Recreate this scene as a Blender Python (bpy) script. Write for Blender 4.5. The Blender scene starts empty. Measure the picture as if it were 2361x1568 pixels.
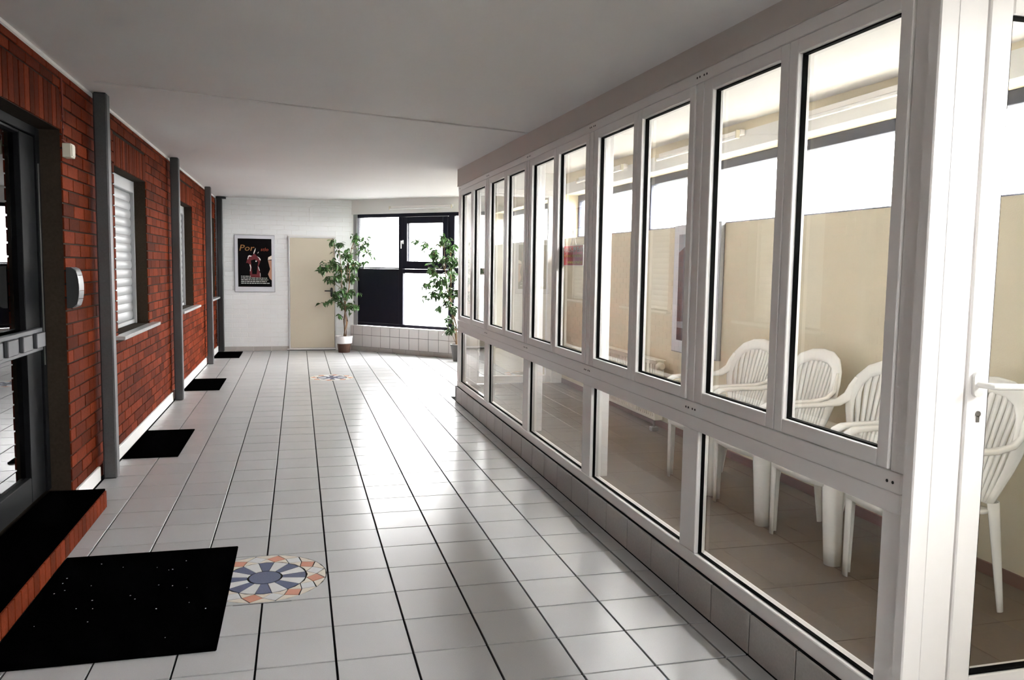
import bpy, bmesh, math, random
from mathutils import Matrix, Vector
random.seed(7)
S = bpy.context.scene
COL = S.collection
PI = math.pi

# ---------------------------------------------------------------- camera
F_PX, W_PX, H_PX, CAM_H = 1880.0, 2361, 1568, 1.531
def set_rot(yaw, pitch, roll):
    cy, sy = math.cos(yaw), math.sin(yaw); cp, sp = math.cos(pitch), math.sin(pitch)
    f = Vector((sy*cp, cy*cp, sp)); r = Vector((cy, -sy, 0)); u = r.cross(f)
    cr, sr = math.cos(roll), math.sin(roll)
    return cr*r + sr*u, -sr*r + cr*u, f
CR, CU, CF = set_rot(math.radians(14.707), math.radians(-5.107), math.radians(0.859))
cam_d = bpy.data.cameras.new('camera'); cam = bpy.data.objects.new('camera', cam_d); COL.objects.link(cam)
cam_d.sensor_width = 36; cam_d.lens = 36*F_PX/W_PX; cam_d.clip_start = 0.05
M = Matrix.Identity(4)
for i, v in enumerate((CR, CU, -CF)):
    for j in range(3): M[j][i] = v[j]
M[2][3] = CAM_H
cam.matrix_world = M
S.camera = cam
def px(p):
    d = Vector(p) - Vector((0, 0, CAM_H)); z = d.dot(CF)
    if z < .05: return None
    return (d.dot(CR)/z*F_PX + W_PX/2, -d.dot(CU)/z*F_PX + H_PX/2)

# ---------------------------------------------------------------- sky and exposure
SKY = 9.0
wd = bpy.data.worlds.new('overcast_sky'); S.world = wd; wd.use_nodes = True
bg = wd.node_tree.nodes['Background']; bg.inputs[0].default_value = (1, .99, .98, 1)
_n, _l = wd.node_tree.nodes, wd.node_tree.links           # overcast sky: zenith three times as bright as the horizon
_tc = _n.new('ShaderNodeTexCoord'); _sx = _n.new('ShaderNodeSeparateXYZ'); _mr = _n.new('ShaderNodeMapRange')
_mr.inputs['To Min'].default_value = SKY*.45; _mr.inputs['To Max'].default_value = SKY*1.35
_l.new(_tc.outputs['Generated'], _sx.inputs[0]); _l.new(_sx.outputs['Z'], _mr.inputs['Value']); _l.new(_mr.outputs[0], bg.inputs[1])
S.view_settings.view_transform = 'Standard'; S.view_settings.look = 'None'
S.view_settings.gamma = 1; S.view_settings.use_curve_mapping = False
S.view_settings.exposure = 3.0
cy = S.cycles
cy.max_bounces = 14; cy.diffuse_bounces = 6; cy.glossy_bounces = 5; cy.transmission_bounces = 6; cy.transparent_max_bounces = 24
cy.sample_clamp_indirect = 12; cy.use_denoising = True; cy.caustics_reflective = False; cy.caustics_refractive = False
def portal(name, loc, d, sx, sy):          # guides sky sampling through a window, gives no light itself
    l = bpy.data.lights.new(name, 'AREA'); l.shape = 'RECTANGLE'; l.size = sx; l.size_y = sy; l.cycles.is_portal = True
    o = bpy.data.objects.new(name, l); COL.objects.link(o); o.location = loc
    o.rotation_euler = Vector(d).to_track_quat('-Z', 'Z').to_euler()
portal('sky_portal', (3.32, 3.4, 2.11), (-1, 0, 0), 11.6, .5)
portal('sky_portal', (3.32, 11.15, 2.11), (-1, 0, 0), 3.3, .5)
portal('sky_portal', (2.04, 14.01, 1.45), (-1, -1, 0), 2.9, 2.1)


portal('sky_portal', (.9, -2.7, 1.67), (0, 1, 0), .8, .95)

# ---------------------------------------------------------------- materials
def mat(name, col, rough=.5, metal=0, var=0, vmode=None, noise=None, bump=None, spec=.5, coat=0, noise2=None):
    m = bpy.data.materials.new(name); m.use_nodes = True
    nt = m.node_tree; N = nt.nodes; L = nt.links; p = N['Principled BSDF']
    p.inputs['Base Color'].default_value = (*col, 1); p.inputs['Roughness'].default_value = rough
    p.inputs['Metallic'].default_value = metal; p.inputs['Specular IOR Level'].default_value = spec
    p.inputs['Coat Weight'].default_value = coat
    tc = N.new('ShaderNodeTexCoord'); ge = N.new('ShaderNodeNewGeometry')
    out = None
    def hsv(fac_socket, amt, src):
        h = N.new('ShaderNodeHueSaturation'); mr = N.new('ShaderNodeMapRange')
        mr.inputs['To Min'].default_value = 1-amt; mr.inputs['To Max'].default_value = 1+amt
        L.new(fac_socket, mr.inputs['Value']); L.new(mr.outputs[0], h.inputs['Value'])
        if src: L.new(src, h.inputs['Color'])
        else: h.inputs['Color'].default_value = (*col, 1)
        return h.outputs[0]
    if vmode == 'obj':
        oi = N.new('ShaderNodeObjectInfo'); out = hsv(oi.outputs['Random'], var, out)
    elif vmode == 'island':
        out = hsv(ge.outputs['Random Per Island'], var, out)
    for nz in (noise, noise2):
        if nz:
            n = N.new('ShaderNodeTexNoise'); n.inputs['Scale'].default_value = nz[0]; n.inputs['Detail'].default_value = 4
            L.new(ge.outputs['Position'], n.inputs['Vector']); out = hsv(n.outputs['Fac'], nz[1], out)
    if out: L.new(out, p.inputs['Base Color'])
    if bump:
        n = N.new('ShaderNodeTexNoise'); n.inputs['Scale'].default_value = bump[0]; n.inputs['Detail'].default_value = 5
        L.new(ge.outputs['Position'], n.inputs['Vector'])
        b = N.new('ShaderNodeBump'); b.inputs['Strength'].default_value = bump[1]; b.inputs['Distance'].default_value = bump[2]
        L.new(n.outputs['Fac'], b.inputs['Height']); L.new(b.outputs[0], p.inputs['Normal'])
    return m
def glass(name, tint=(1, 1, 1), refl=1.8, frost=0.0, body=None):
    """thin pane: mirror reflection by Fresnel on the face turned to the viewer, straight transmission otherwise"""
    m = bpy.data.materials.new(name); m.use_nodes = True
    nt = m.node_tree; N = nt.nodes; L = nt.links; N.remove(N['Principled BSDF']); out = N['Material Output']
    ge = N.new('ShaderNodeNewGeometry'); fr = N.new('ShaderNodeFresnel'); fr.inputs[0].default_value = 1.5
    inv = N.new('ShaderNodeMath'); inv.operation = 'SUBTRACT'; inv.inputs[0].default_value = 1; L.new(ge.outputs['Backfacing'], inv.inputs[1])
    mu = N.new('ShaderNodeMath'); mu.operation = 'MULTIPLY'; L.new(fr.outputs[0], mu.inputs[0]); L.new(inv.outputs[0], mu.inputs[1])
    m2 = N.new('ShaderNodeMath'); m2.operation = 'MULTIPLY'; m2.use_clamp = True; L.new(mu.outputs[0], m2.inputs[0]); m2.inputs[1].default_value = refl
    tr = N.new('ShaderNodeBsdfTransparent'); tr.inputs[0].default_value = (*tint, 1)
    gl = N.new('ShaderNodeBsdfGlossy'); gl.inputs['Roughness'].default_value = 0.0
    base = tr.outputs[0]
    if frost:
        tl = N.new('ShaderNodeBsdfTranslucent'); tl.inputs[0].default_value = (.9, .95, .97, 1)
        mx = N.new('ShaderNodeMixShader'); mx.inputs[0].default_value = frost
        L.new(tr.outputs[0], mx.inputs[1]); L.new(tl.outputs[0], mx.inputs[2]); base = mx.outputs[0]
    mix = N.new('ShaderNodeMixShader'); L.new(m2.outputs[0], mix.inputs[0]); L.new(base, mix.inputs[1]); L.new(gl.outputs[0], mix.inputs[2])
    L.new(mix.outputs[0], out.inputs[0])
    return m
MT = {}
MT['tile'] = mat('glazed_floor_tile', (.42, .423, .43), .25, var=.025, vmode='obj', noise=(260, .10), noise2=(2.5, .04), spec=.28)
MT['tile_far'] = mat('glazed_floor_tile_field', (.42, .423, .43), .25, var=.025, vmode='island', noise=(260, .10), noise2=(2.5, .04), spec=.28)
MT['grout'] = mat('dark_grout', (.016, .016, .017), .95, spec=.02)
MT['kerbtile'] = mat('grey_skirting_tile', (.46, .435, .415), .3, var=.05, vmode='obj', noise=(120, .18))
MT['walltile'] = mat('white_wall_tile', (.74, .72, .71), .18, var=.02, vmode='obj')
MT['lightgrout'] = mat('grey_grout', (.10, .095, .09), .9)
MT['ceil'] = mat('ceiling_paint', (.71, .695, .69), .75, noise=(1.3, .04), bump=(14, .25, .01))
MT['soffit'] = mat('beige_soffit_paint', (.63, .575, .535), .7, bump=(180, .25, .004))
MT['brick'] = mat('red_brick', (.13, .022, .0075), .8, var=.45, vmode='obj', noise=(45, .35), bump=(90, .5, .004), spec=.04)
MT['brick_far'] = mat('red_brick_field', (.13, .022, .0075), .8, var=.45, vmode='island', noise=(45, .35), bump=(90, .5, .004), spec=.04)
MT['mortar'] = mat('dark_mortar', (.042, .031, .023), .95, noise=(60, .3), spec=.05)
MT['wbrick'] = mat('white_painted_brick', (.80, .815, .825), .55, var=.015, vmode='obj', noise=(3, .02), bump=(60, .35, .004))
MT['wpaint'] = mat('white_wall_paint', (.80, .80, .79), .6, bump=(60, .3, .003))
MT['cream'] = mat('cream_wall_paint', (.71, .64, .49), .6, noise=(2, .03), bump=(160, .3, .003))
MT['white_lacquer'] = mat('white_lacquered_aluminium', (.87, .85, .835), .3, spec=.4)
MT['grey_lacquer'] = mat('silver_grey_aluminium', (.07, .072, .08), .5, spec=.3)
MT['gasket'] = mat('black_rubber_gasket', (.004, .004, .004), .9, spec=.08)
MT['screw'] = mat('dark_drill_hole', (.01, .01, .01), .6)
MT['glass'] = glass('clear_pane_glass', (.985, .99, .985), 1.7)
MT['frost'] = glass('frosted_pane_glass', (1, 1, 1), 1.0, frost=.08)
MT['darkglass'] = glass('entrance_door_glass', (.55, .57, .6), 1.25)
MT['navy'] = mat('dark_blue_window_frame', (.007, .008, .018), .45, noise=(9, .2), spec=.25)
MT['navy2'] = mat('slate_blue_window_frame', (.045, .052, .085), .45)
MT['bay_grey'] = mat('grey_flashing', (.36, .37, .38), .5)
MT['blackframe'] = mat('black_door_frame', (.005, .005, .006), .6, spec=.1)
MT['steel'] = mat('grey_painted_steel', (.075, .075, .078), .5, noise=(90, .2), spec=.3)
MT['blacksteel'] = mat('black_painted_steel', (.014, .014, .015), .5)
MT['mat'] = mat('black_doormat_fibre', (.0012, .0012, .0013), 1, noise=(300, .4), bump=(420, .8, .006), spec=0.0)
MT['shutter'] = mat('white_shutter_slat', (.38, .39, .40), .4, var=.02, vmode='obj')
MT['marble'] = mat('grey_stone_sill', (.42, .43, .44), .25, noise=(30, .25))
MT['door_beige'] = mat('beige_steel_door', (.60, .54, .43), .45, noise=(2, .03))
MT['door_frame'] = mat('light_grey_door_frame', (.66, .66, .66), .45)
MT['blackplastic'] = mat('black_plastic', (.008, .008, .009), .35)
MT['poster_black'] = mat('poster_black_print', (.003, .0025, .003), .5, spec=.08)
MT['passep'] = mat('pale_grey_mount_board', (.62, .63, .68), .5)
MT['silver'] = mat('silver_frame_edge', (.33, .34, .36), .35, metal=.7)
MT['gold'] = mat('gold_print', (.36, .17, .05), .5)
MT['redprint'] = mat('dark_red_print', (.13, .004, .008), .5)
MT['orangeprint'] = mat('orange_red_print', (.36, .06, .025), .5)
MT['whiteprint'] = mat('white_print', (.80, .78, .75), .5)
MT['skinprint'] = mat('peach_print', (.46, .24, .16), .5)
MT['peachwhite'] = mat('pale_peach_print', (.85, .74, .64), .5)
MT['greyprint'] = mat('grey_print', (.22, .23, .26), .5)
MT['maroonprint'] = mat('maroon_print', (.045, .012, .016), .5, noise=(30, .6))
MT['plastic'] = mat('white_garden_plastic', (.82, .81, .78), .25, spec=.5)
MT['radiator'] = mat('cream_radiator_enamel', (.80, .76, .66), .35)
MT['chrome'] = mat('worn_chrome', (.30, .29, .28), .35, metal=.9)
MT['lino'] = mat('brown_vinyl_tile', (.115, .078, .048), .5, spec=.25, var=.05, vmode='obj', noise=(55, .12), noise2=(5, .10))
MT['linoseam'] = mat('dark_vinyl_seam', (.07, .05, .04), .8)
MT['brownbase'] = mat('red_brown_skirting', (.15, .045, .03), .5)
MT['blue'] = mat('slate_blue_mosaic', (.095, .115, .20), .25, noise=(140, .25))
MT['pink'] = mat('terracotta_pink_mosaic', (.58, .27, .19), .25, noise=(140, .08))
MT['sand'] = mat('sand_mosaic', (.64, .58, .50), .25, noise=(140, .06))
MT['pale'] = mat('pale_grey_mosaic', (.58, .59, .61), .25, noise=(140, .06))
MT['leaf'] = mat('ficus_leaf', (.07, .155, .045), .35, var=.55, vmode='obj')
MT['leaf_field'] = mat('ficus_leaf_mass', (.066, .15, .043), .35, var=.5, vmode='island')
MT['bark'] = mat('ficus_bark', (.22, .13, .07), .8, noise=(60, .3))
MT['soil'] = mat('pale_gravel_soil', (.45, .43, .40), .9, noise=(90, .5), bump=(80, 1, .02))
MT['brownpot'] = mat('brown_wicker_pot', (.075, .032, .018), .6, noise=(50, .5), bump=(70, .6, .01))
MT['greypot'] = mat('dark_grey_pot', (.10, .095, .09), .5)
MT['signred'] = mat('sign_red', (.62, .035, .02), .4)
MT['signyellow'] = mat('sign_yellow', (.85, .52, .06), .4)
MT['ivory'] = mat('ivory_plastic', (.70, .66, .54), .4)
MT['copper'] = mat('red_brown_cable', (.20, .035, .02), .5)
MT['intercom'] = mat('grey_intercom_cover', (.16, .165, .175), .45)
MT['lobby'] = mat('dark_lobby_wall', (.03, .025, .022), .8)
MT['paving'] = mat('outdoor_paving', (.035, .035, .032), .9, noise=(3, .15))
MT['tube'] = mat('white_lamp_tube', (.85, .85, .85), .2)
MT['ceillamp'] = mat('opal_lamp_glass', (.86, .86, .84), .3)

# ---------------------------------------------------------------- mesh helpers
class MB:
    def __init__(s): s.v = []; s.f = []; s.m = []
    def add(s, vs, fs, mi=0):
        o = len(s.v); s.v += [tuple(v) for v in vs]
        for f in fs: s.f.append(tuple(i+o for i in f)); s.m.append(mi)
        return s
    def box(s, x0, x1, y0, y1, z0, z1, mi=0, b=0):
        if b <= 0:
            vs = [(x, y, z) for x in (x0, x1) for y in (y0, y1) for z in (z0, z1)]
            return s.add(vs, [(0, 1, 3, 2), (4, 6, 7, 5), (0, 4, 5, 1), (2, 3, 7, 6), (0, 2, 6, 4), (1, 5, 7, 3)], mi)
        lo = (x0, y0, z0); hi = (x1, y1, z1); idx = {}; vs = []
        for sx in (0, 1):
            for sy in (0, 1):
                for sz in (0, 1):
                    sg = (sx, sy, sz)
                    for a in range(3):
                        p = [(hi[k] if sg[k] else lo[k]) + (0 if k == a else (-b if sg[k] else b)) for k in range(3)]
                        idx[sg+(a,)] = len(vs); vs.append(p)
        fs = []
        for a in range(3):
            bb, c = (a+1) % 3, (a+2) % 3
            for sa in (0, 1):
                q = []
                for sb, sc in ((0, 0), (1, 0), (1, 1), (0, 1)):
                    g = [0, 0, 0]; g[a] = sa; g[bb] = sb; g[c] = sc; q.append(idx[tuple(g)+(a,)])
                fs.append(q)
            for sa in (0, 1):
                for sb in (0, 1):
                    q = []
                    for sc, ax in ((0, a), (1, a), (1, bb), (0, bb)):
                        g = [0, 0, 0]; g[a] = sa; g[bb] = sb; g[c] = sc; q.append(idx[tuple(g)+(ax,)])
                    fs.append(q)
        for sx in (0, 1):
            for sy in (0, 1):
                for sz in (0, 1): fs.append([idx[(sx, sy, sz, a)] for a in range(3)])
        return s.add(vs, fs, mi)
    def tube(s, pts, r, n=8, mi=0, cap=True):
        pts = [Vector(p) for p in pts]; rs = r if isinstance(r, (list, tuple)) else [r]*len(pts); vs = []; fs = []
        up = Vector((0, 0, 1))
        for i, p in enumerate(pts):
            t = (pts[min(i+1, len(pts)-1)] - pts[max(i-1, 0)]).normalized()
            a = t.cross(up)
            if a.length < .05: a = t.cross(Vector((0, 1, 0)))
            a.normalize(); b = t.cross(a)
            for k in range(n):
                an = 2*PI*k/n; vs.append(p + (a*math.cos(an) + b*math.sin(an))*rs[i])
        for i in range(len(pts)-1):
            for k in range(n): fs.append((i*n+k, i*n+(k+1) % n, (i+1)*n+(k+1) % n, (i+1)*n+k))
        if cap: fs += [tuple(range(n)), tuple(range((len(pts)-1)*n, len(pts)*n))]
        return s.add(vs, fs, mi)
    def sweep(s, pts, sides, aa, bb, n=10, mi=0):
        """elliptic section: half width aa along the given side vectors, half thickness bb across"""
        pts = [Vector(p) for p in pts]; vs = []; fs = []
        for i, p in enumerate(pts):
            t = (pts[min(i+1, len(pts)-1)] - pts[max(i-1, 0)]).normalized()
            a = Vector(sides[i]); a = (a - t*a.dot(t)).normalized(); b = t.cross(a)
            for k in range(n):
                an = 2*PI*k/n; ca, sa = math.cos(an), math.sin(an)
                ca = math.copysign(abs(ca)**.7, ca); sa = math.copysign(abs(sa)**.7, sa)
                vs.append(p + a*ca*aa[i] + b*sa*bb[i])
        for i in range(len(pts)-1):
            for k in range(n): fs.append((i*n+k, i*n+(k+1) % n, (i+1)*n+(k+1) % n, (i+1)*n+k))
        fs += [tuple(range(n)), tuple(range((len(pts)-1)*n, len(pts)*n))]
        return s.add(vs, fs, mi)
    def lathe(s, prof, cx=0, cy=0, n=24, mi=0):
        vs = []; fs = []
        for r, z in prof:
            for k in range(n): vs.append((cx+r*math.cos(2*PI*k/n), cy+r*math.sin(2*PI*k/n), z))
        for i in range(len(prof)-1):
            for k in range(n): fs.append((i*n+k, i*n+(k+1) % n, (i+1)*n+(k+1) % n, (i+1)*n+k))
        fs += [tuple(range(n)), tuple(range((len(prof)-1)*n, len(prof)*n))]
        return s.add(vs, fs, mi)
    def prism(s, poly, d0, d1, axis='z', mi=0):
        """polygon given in the two other axes (x,y)/(x,z)/(y,z), extruded along axis"""
        def P(a, b, d): return {'z': (a, b, d), 'y': (a, d, b), 'x': (d, a, b)}[axis]
        n = len(poly); vs = [P(a, b, d0) for a, b in poly] + [P(a, b, d1) for a, b in poly]
        fs = [tuple(range(n)), tuple(range(n, 2*n))] + [(k, (k+1) % n, n+(k+1) % n, n+k) for k in range(n)]
        return s.add(vs, fs, mi)
    def grid(s, rows, mi=0):
        n = len(rows[0]); vs = [p for r in rows for p in r]
        return s.add(vs, [(i*n+k, i*n+k+1, (i+1)*n+k+1, (i+1)*n+k) for i in range(len(rows)-1) for k in range(n-1)], mi)
    def mesh(s, name, mats, smooth=False, recalc=True):
        me = bpy.data.meshes.new(name); me.from_pydata(s.v, [], s.f)
        for m in (mats if isinstance(mats, (list, tuple)) else [mats]): me.materials.append(MT[m] if isinstance(m, str) else m)
        me.polygons.foreach_set('material_index', s.m)
        if recalc:
            bm = bmesh.new(); bm.from_mesh(me); bmesh.ops.recalc_face_normals(bm, faces=bm.faces); bm.to_mesh(me); bm.free()
        if smooth:
            me.polygons.foreach_set('use_smooth', [True]*len(me.polygons))
            if smooth != 'all': me.set_sharp_from_angle(angle=math.radians(40))
        me.update(); return me
    def build(s, name, mats, parent=None, smooth=False, recalc=True):
        return link(name, s.mesh(name, mats, smooth, recalc), parent)
def link(name, data, parent=None, loc=None):
    o = bpy.data.objects.new(name, data); COL.objects.link(o)
    if parent: o.parent = parent
    if loc: o.location = loc
    return o
def tag(o, label=None, cat=None, group=None, kind=None):
    if label: o['label'] = label
    if cat: o['category'] = cat
    if group: o['group'] = group
    if kind: o['kind'] = kind
    return o
def empty(name, loc=(0, 0, 0), rz=0):
    o = bpy.data.objects.new(name, None); COL.objects.link(o); o.location = loc; o.rotation_euler = (0, 0, rz); o.empty_display_size = .1
    return o
def B(*a, **k): return MB().box(*a, **k)
def text(name, body, size, loc, rot, m, parent, width=None, align='LEFT', shear=0):
    c = bpy.data.curves.new(name, 'FONT'); c.body = body; c.size = size; c.align_x = align; c.extrude = .0006; c.shear = shear
    c.materials.append(MT[m]); c.resolution_u = 2
    o = link(name, c, parent, loc); o.rotation_euler = rot
    if width:
        bpy.context.view_layer.update(); w = o.dimensions.x
        if w > 0: o.scale.x = width/w
    bpy.context.view_layer.update()
    me = bpy.data.meshes.new_from_object(o.evaluated_get(bpy.context.evaluated_depsgraph_get()))   # outlines to a plain mesh
    m = link(name, me, parent, loc); m.rotation_euler = rot; m.scale = o.scale
    bpy.data.objects.remove(o); m.name = name
    return m

# ---------------------------------------------------------------- key planes
XL, XP, XO = -1.37, 1.75, 3.0        # brick wall, glazed partition, outer wall
YB, YD, YE, YF = -2.5, 1.97, 9.12, 14.95   # back, glazed door plane, end of the glazed room, far wall
ZR, KT = .18, .178                    # raised floor of the glazed room
BX0, BX1, BZ0, BZ1 = .5, 1.3, 1.2, 2.15     # unseen window added behind the camera to light the door face and partition
def zc(x, y):
    u = min(1, max(0, (x+1.38)/3.13)); v = y/15
    return (2.69*(1-v)+2.65*v)*(1-u) + (2.49*(1-v)+2.69*v)*u

# ---------------------------------------------------------------- ground outside
MB().add([(-40, -40, -.15), (60, -40, -.15), (60, 70, -.15), (-40, 70, -.15)], [(0, 1, 2, 3)]).build('ground', 'paving')
tag(bpy.data.objects['ground'], 'grey paving outdoors beyond the windows', 'ground', kind='structure')

# ---------------------------------------------------------------- floor of grey-white tiles
TX, TY, GX, GY = .30, .3135, .13, 3.734
floor = B(-2.2, 3.3, YB-.2, YF+.4, -.14, -.010).build('floor', 'grout')
tag(floor, 'corridor floor of square grey-white tiles with black joints', 'floor', kind='structure')
MOS = [(-.17, GY+TY), (.43, GY+24*TY)]
def in_mosaic(x0, y0):
    return any(abs(x0+TX/2-mx) < TX*.99 and abs(y0+TY/2-my) < TY*.99 for mx, my in MOS)
def bay_y(x): return 15.85-x          # the slanted window wall follows x + y = 15.85
cells = []
for i in range(-6, 10):
    for j in range(-20, 37):
        x0, y0 = GX+TX*i, GY+TY*j
        x1, y1 = x0+TX, y0+TY
        cx0, cx1 = max(x0, XL+.03), x1
        if y0 < YE-.02 and y1 > YD-.1: cx1 = min(cx1, XP-.022)
        cx1 = min(cx1, XO)
        y1c = min(y1, YF-.012)
        if cx1-cx0 < .03 or y1c-y0 < .03 or in_mosaic(x0, y0) or x0+y0 > 15.7: continue
        cells.append((cx0, cx1, y0, y1c))
G2, BV = .0044, .0007
def vis_area(pts):
    q = [px(p) for p in pts]
    if any(a is None for a in q): return 0
    xs = [a[0] for a in q]; ys = [a[1] for a in q]
    if max(xs) < 0 or min(xs) > W_PX or max(ys) < 0 or min(ys) > H_PX: return 0
    a = 0
    for k in range(len(q)): a += q[k][0]*q[(k+1) % len(q)][1] - q[(k+1) % len(q)][0]*q[k][1]
    return abs(a)/2
cells.sort(key=lambda c: -vis_area([(c[0], c[2], 0), (c[1], c[2], 0), (c[1], c[3], 0), (c[0], c[3], 0)]) if c[1] <= XP else 0)
tile_cache = {}
field = MB()
for n, (x0, x1, y0, y1) in enumerate(cells):
    w, h = round(x1-x0, 3), round(y1-y0, 3)
    if n < 300:
        if (w, h) not in tile_cache:
            tile_cache[(w, h)] = B(-w/2+G2, w/2-G2, -h/2+G2, h/2-G2, -.0105, 0, b=BV).mesh('tile', 'tile')
        link('tile', tile_cache[(w, h)], floor, ((x0+x1)/2, (y0+y1)/2, random.uniform(-.0004, .0003)))
    else: field.box(x0+G2, x1-G2, y0+G2, y1-G2, -.0105, 0, b=BV)
tag(field.build('tile_field', 'tile_far', floor), kind='stuff')
# round inlays, two tiles wide
def ring_pt(mx, my, r, a): return (mx+r*math.cos(a), my+r*math.sin(a)*TY/TX)
def shrink(poly, d=.0022):
    c = Vector((sum(p[0] for p in poly)/len(poly), sum(p[1] for p in poly)/len(poly)))
    out = []
    for p in poly:
        v = Vector(p)-c; l = v.length; out.append(tuple(c+v*max(0, (l-d*1.5)/l)))
    return out
for mi_, (mx, my) in enumerate(MOS):
    mo = B(mx-TX+G2, mx+TX-G2, my-TY+G2, my+TY-G2, -.009, -.0025).build('mosaic', 'grout', floor)
    def piece(poly, m): MB().prism(shrink(poly), -.008, 0.0).build('mosaic_piece', m, mo)
    arc = lambda r, a0, a1, n=4: [ring_pt(mx, my, r, a0+(a1-a0)*k/n) for k in range(n+1)]
    piece(arc(.078, 0, 2*PI, 28)[:-1], 'blue')
    off = -PI/16
    for k in range(16):
        a0, a1 = off+k*PI/8, off+(k+1)*PI/8
        piece(arc(.081, a1, a0) + arc(.196, a0, a1), 'blue' if k % 2 == 0 else 'pale')
        am = a0; h = PI/16
        rh = [ring_pt(mx, my, .2, am), ring_pt(mx, my, .246, am+h), ring_pt(mx, my, .288, am), ring_pt(mx, my, .246, am-h)]
        piece(rh, 'pink' if k % 2 == 0 else 'pale')
        piece([ring_pt(mx, my, .2, am), ring_pt(mx, my, .2, am+h), ring_pt(mx, my, .2, am+2*h), ring_pt(mx, my, .246, am+h)], 'sand')
        piece([ring_pt(mx, my, .246, am+h)] + arc(.292, am, am+2*h, 4), 'sand')
    for sx in (-1, 1):
        for sy in (-1, 1):
            a = math.atan2(sy, sx); poly = [(mx+sx*(TX-.004), my+sy*(TY-.004))]
            st, en = (0, PI/2) if (sx > 0 and sy > 0) else (PI/2, PI) if (sx < 0 and sy > 0) else (PI, 1.5*PI) if sx < 0 else (1.5*PI, 2*PI)
            ar = arc(.2955, st, en, 8)
            c = (mx+sx*(TX-.004), my+sy*(TY-.004))
            MB().prism(ar+[c], -.008, 0).build('mosaic_piece', 'tile', mo)

# ---------------------------------------------------------------- ceiling
cm = MB(); xs = [-2.4, XL, -.6, .2, 1, XP, XO, 3.4]; ys = [YB-.3, 0, 2, 4, 6, 8, 10, 12, 14, 15.4]
cm.grid([[(x, y, zc(x, y)) for x in xs] for y in ys])
cm.grid([[(x, y, 2.95) for x in xs] for y in ys])
nx, ny = len(xs), len(ys); o2 = nx*ny
for k in range(nx-1): cm.f += [(k, k+1, o2+k+1, o2+k), ((ny-1)*nx+k, (ny-1)*nx+k+1, o2+(ny-1)*nx+k+1, o2+(ny-1)*nx+k)]; cm.m += [0, 0]
for k in range(ny-1): cm.f += [(k*nx, (k+1)*nx, o2+(k+1)*nx, o2+k*nx), (k*nx+nx-1, (k+1)*nx+nx-1, o2+(k+1)*nx+nx-1, o2+k*nx+nx-1)]; cm.m += [0, 0]
tag(cm.build('ceiling', 'ceil', smooth='all'), 'plain off-white plastered corridor ceiling', 'ceiling', kind='structure')
tr = MB()
trp = [(-1.25, 5.83), (.13, 6.02), (XP-.02, 6.23)]
tr.sweep([(x, y, zc(x, y)-.002) for x, y in trp], [(0, 1, 0)]*3, [.022]*3, [.009]*3, 8)
tag(tr.build('trim_1', 'ceil', smooth=True), 'thin batten running across the corridor ceiling', 'ceiling trim', kind='structure')

# ---------------------------------------------------------------- left brick wall
DOOR_L = (3.25, 5.51, .11, 2.31)
WINS = [(6.95, 8.33, .955, 2.27), (10.38, 11.78, .955, 2.27), (13.62, 14.78, .955, 2.27)]
OPEN = [DOOR_L] + WINS
core = MB(); XC0, XC1 = -1.64, XL-.009
yprev = YB-.2
for (a, b, z0, z1) in OPEN:
    core.box(XC0, XC1, yprev, a, -.1, 2.8)
    core.box(XC0, XC1, a, b, z1, 2.8); core.box(XC0, XC1, a, b, -.1, z0-.002)
    yprev = b
core.box(XC0, XC1, yprev, YF+.2, -.1, 2.8)
wl = core.build('wall_left', 'mortar')
tag(wl, 'red brick wall along the corridor with recessed shuttered windows', 'wall', kind='structure')
CH, BL = .0818, .25
bricks = []
nz = 33
for c in range(nz):
    z0 = c*CH+.001; z1 = z0+CH-.010
    if z0 < .0: continue
    y = 2.75 + (BL/2 if c % 2 else 0)
    y = y - BL
    while y < YF-.02:
        segs = [(y+.005, y+BL-.005)]; extra = []
        for (a, b, oz0, oz1) in OPEN:
            top = oz1 + (.245 if (a, b) in [(o[0], o[1]) for o in OPEN] else 0)
            if z0 < top < z1-.02 and z1 > oz0: extra += [(max(s0, a), min(s1, b), top+.004, z1) for s0, s1 in segs if min(s1, b)-max(s0, a) > .03]
            if z1 > oz0-.02 and z0 < top:
                ns = []
                for s0, s1 in segs:
                    if s1 <= a or s0 >= b: ns.append((s0, s1))
                    else:
                        if a-s0 > .02: ns.append((s0, a))
                        if s1-b > .02: ns.append((b, s1))
                segs = ns
        bricks += extra
        for s0, s1 in segs:
            s1 = min(s1, YF-.01)
            if s1-s0 > .03: bricks.append((s0, s1, z0, min(z1, 2.72)))
        y += BL
for (a, b, z0, z1) in OPEN:                       # soldier courses over the openings
    n = int((b-a)/.0818)
    for k in range(n):
        s0 = a+(b-a)*k/n; bricks.append((s0+.005, s0+(b-a)/n-.005, z1+.003, z1+.237))
def brick_vis(b):
    y0, y1, z0, z1 = b
    return vis_area([(XL, y0, z0), (XL, y1, z0), (XL, y1, z1), (XL, y0, z1)])
bricks.sort(key=lambda b: -brick_vis(b))
bcache = {}; bf = MB()
for n, (y0, y1, z0, z1) in enumerate(bricks):
    w, h = round(y1-y0, 3), round(z1-z0, 3); dx = random.uniform(-.0015, .0015)
    if n < 300:
        if (w, h) not in bcache: bcache[(w, h)] = B(-.012, 0, -w/2, w/2, -h/2, h/2, b=.002).mesh('brick', 'brick')
        link('brick', bcache[(w, h)], wl, (XL+dx, (y0+y1)/2, (z0+z1)/2))
    else: bf.box(XL-.012+dx, XL+dx, y0, y1, z0, z1, b=.002)
tag(bf.build('brick_field', 'brick_far', wl), kind='stuff')
lob = MB()
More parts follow.
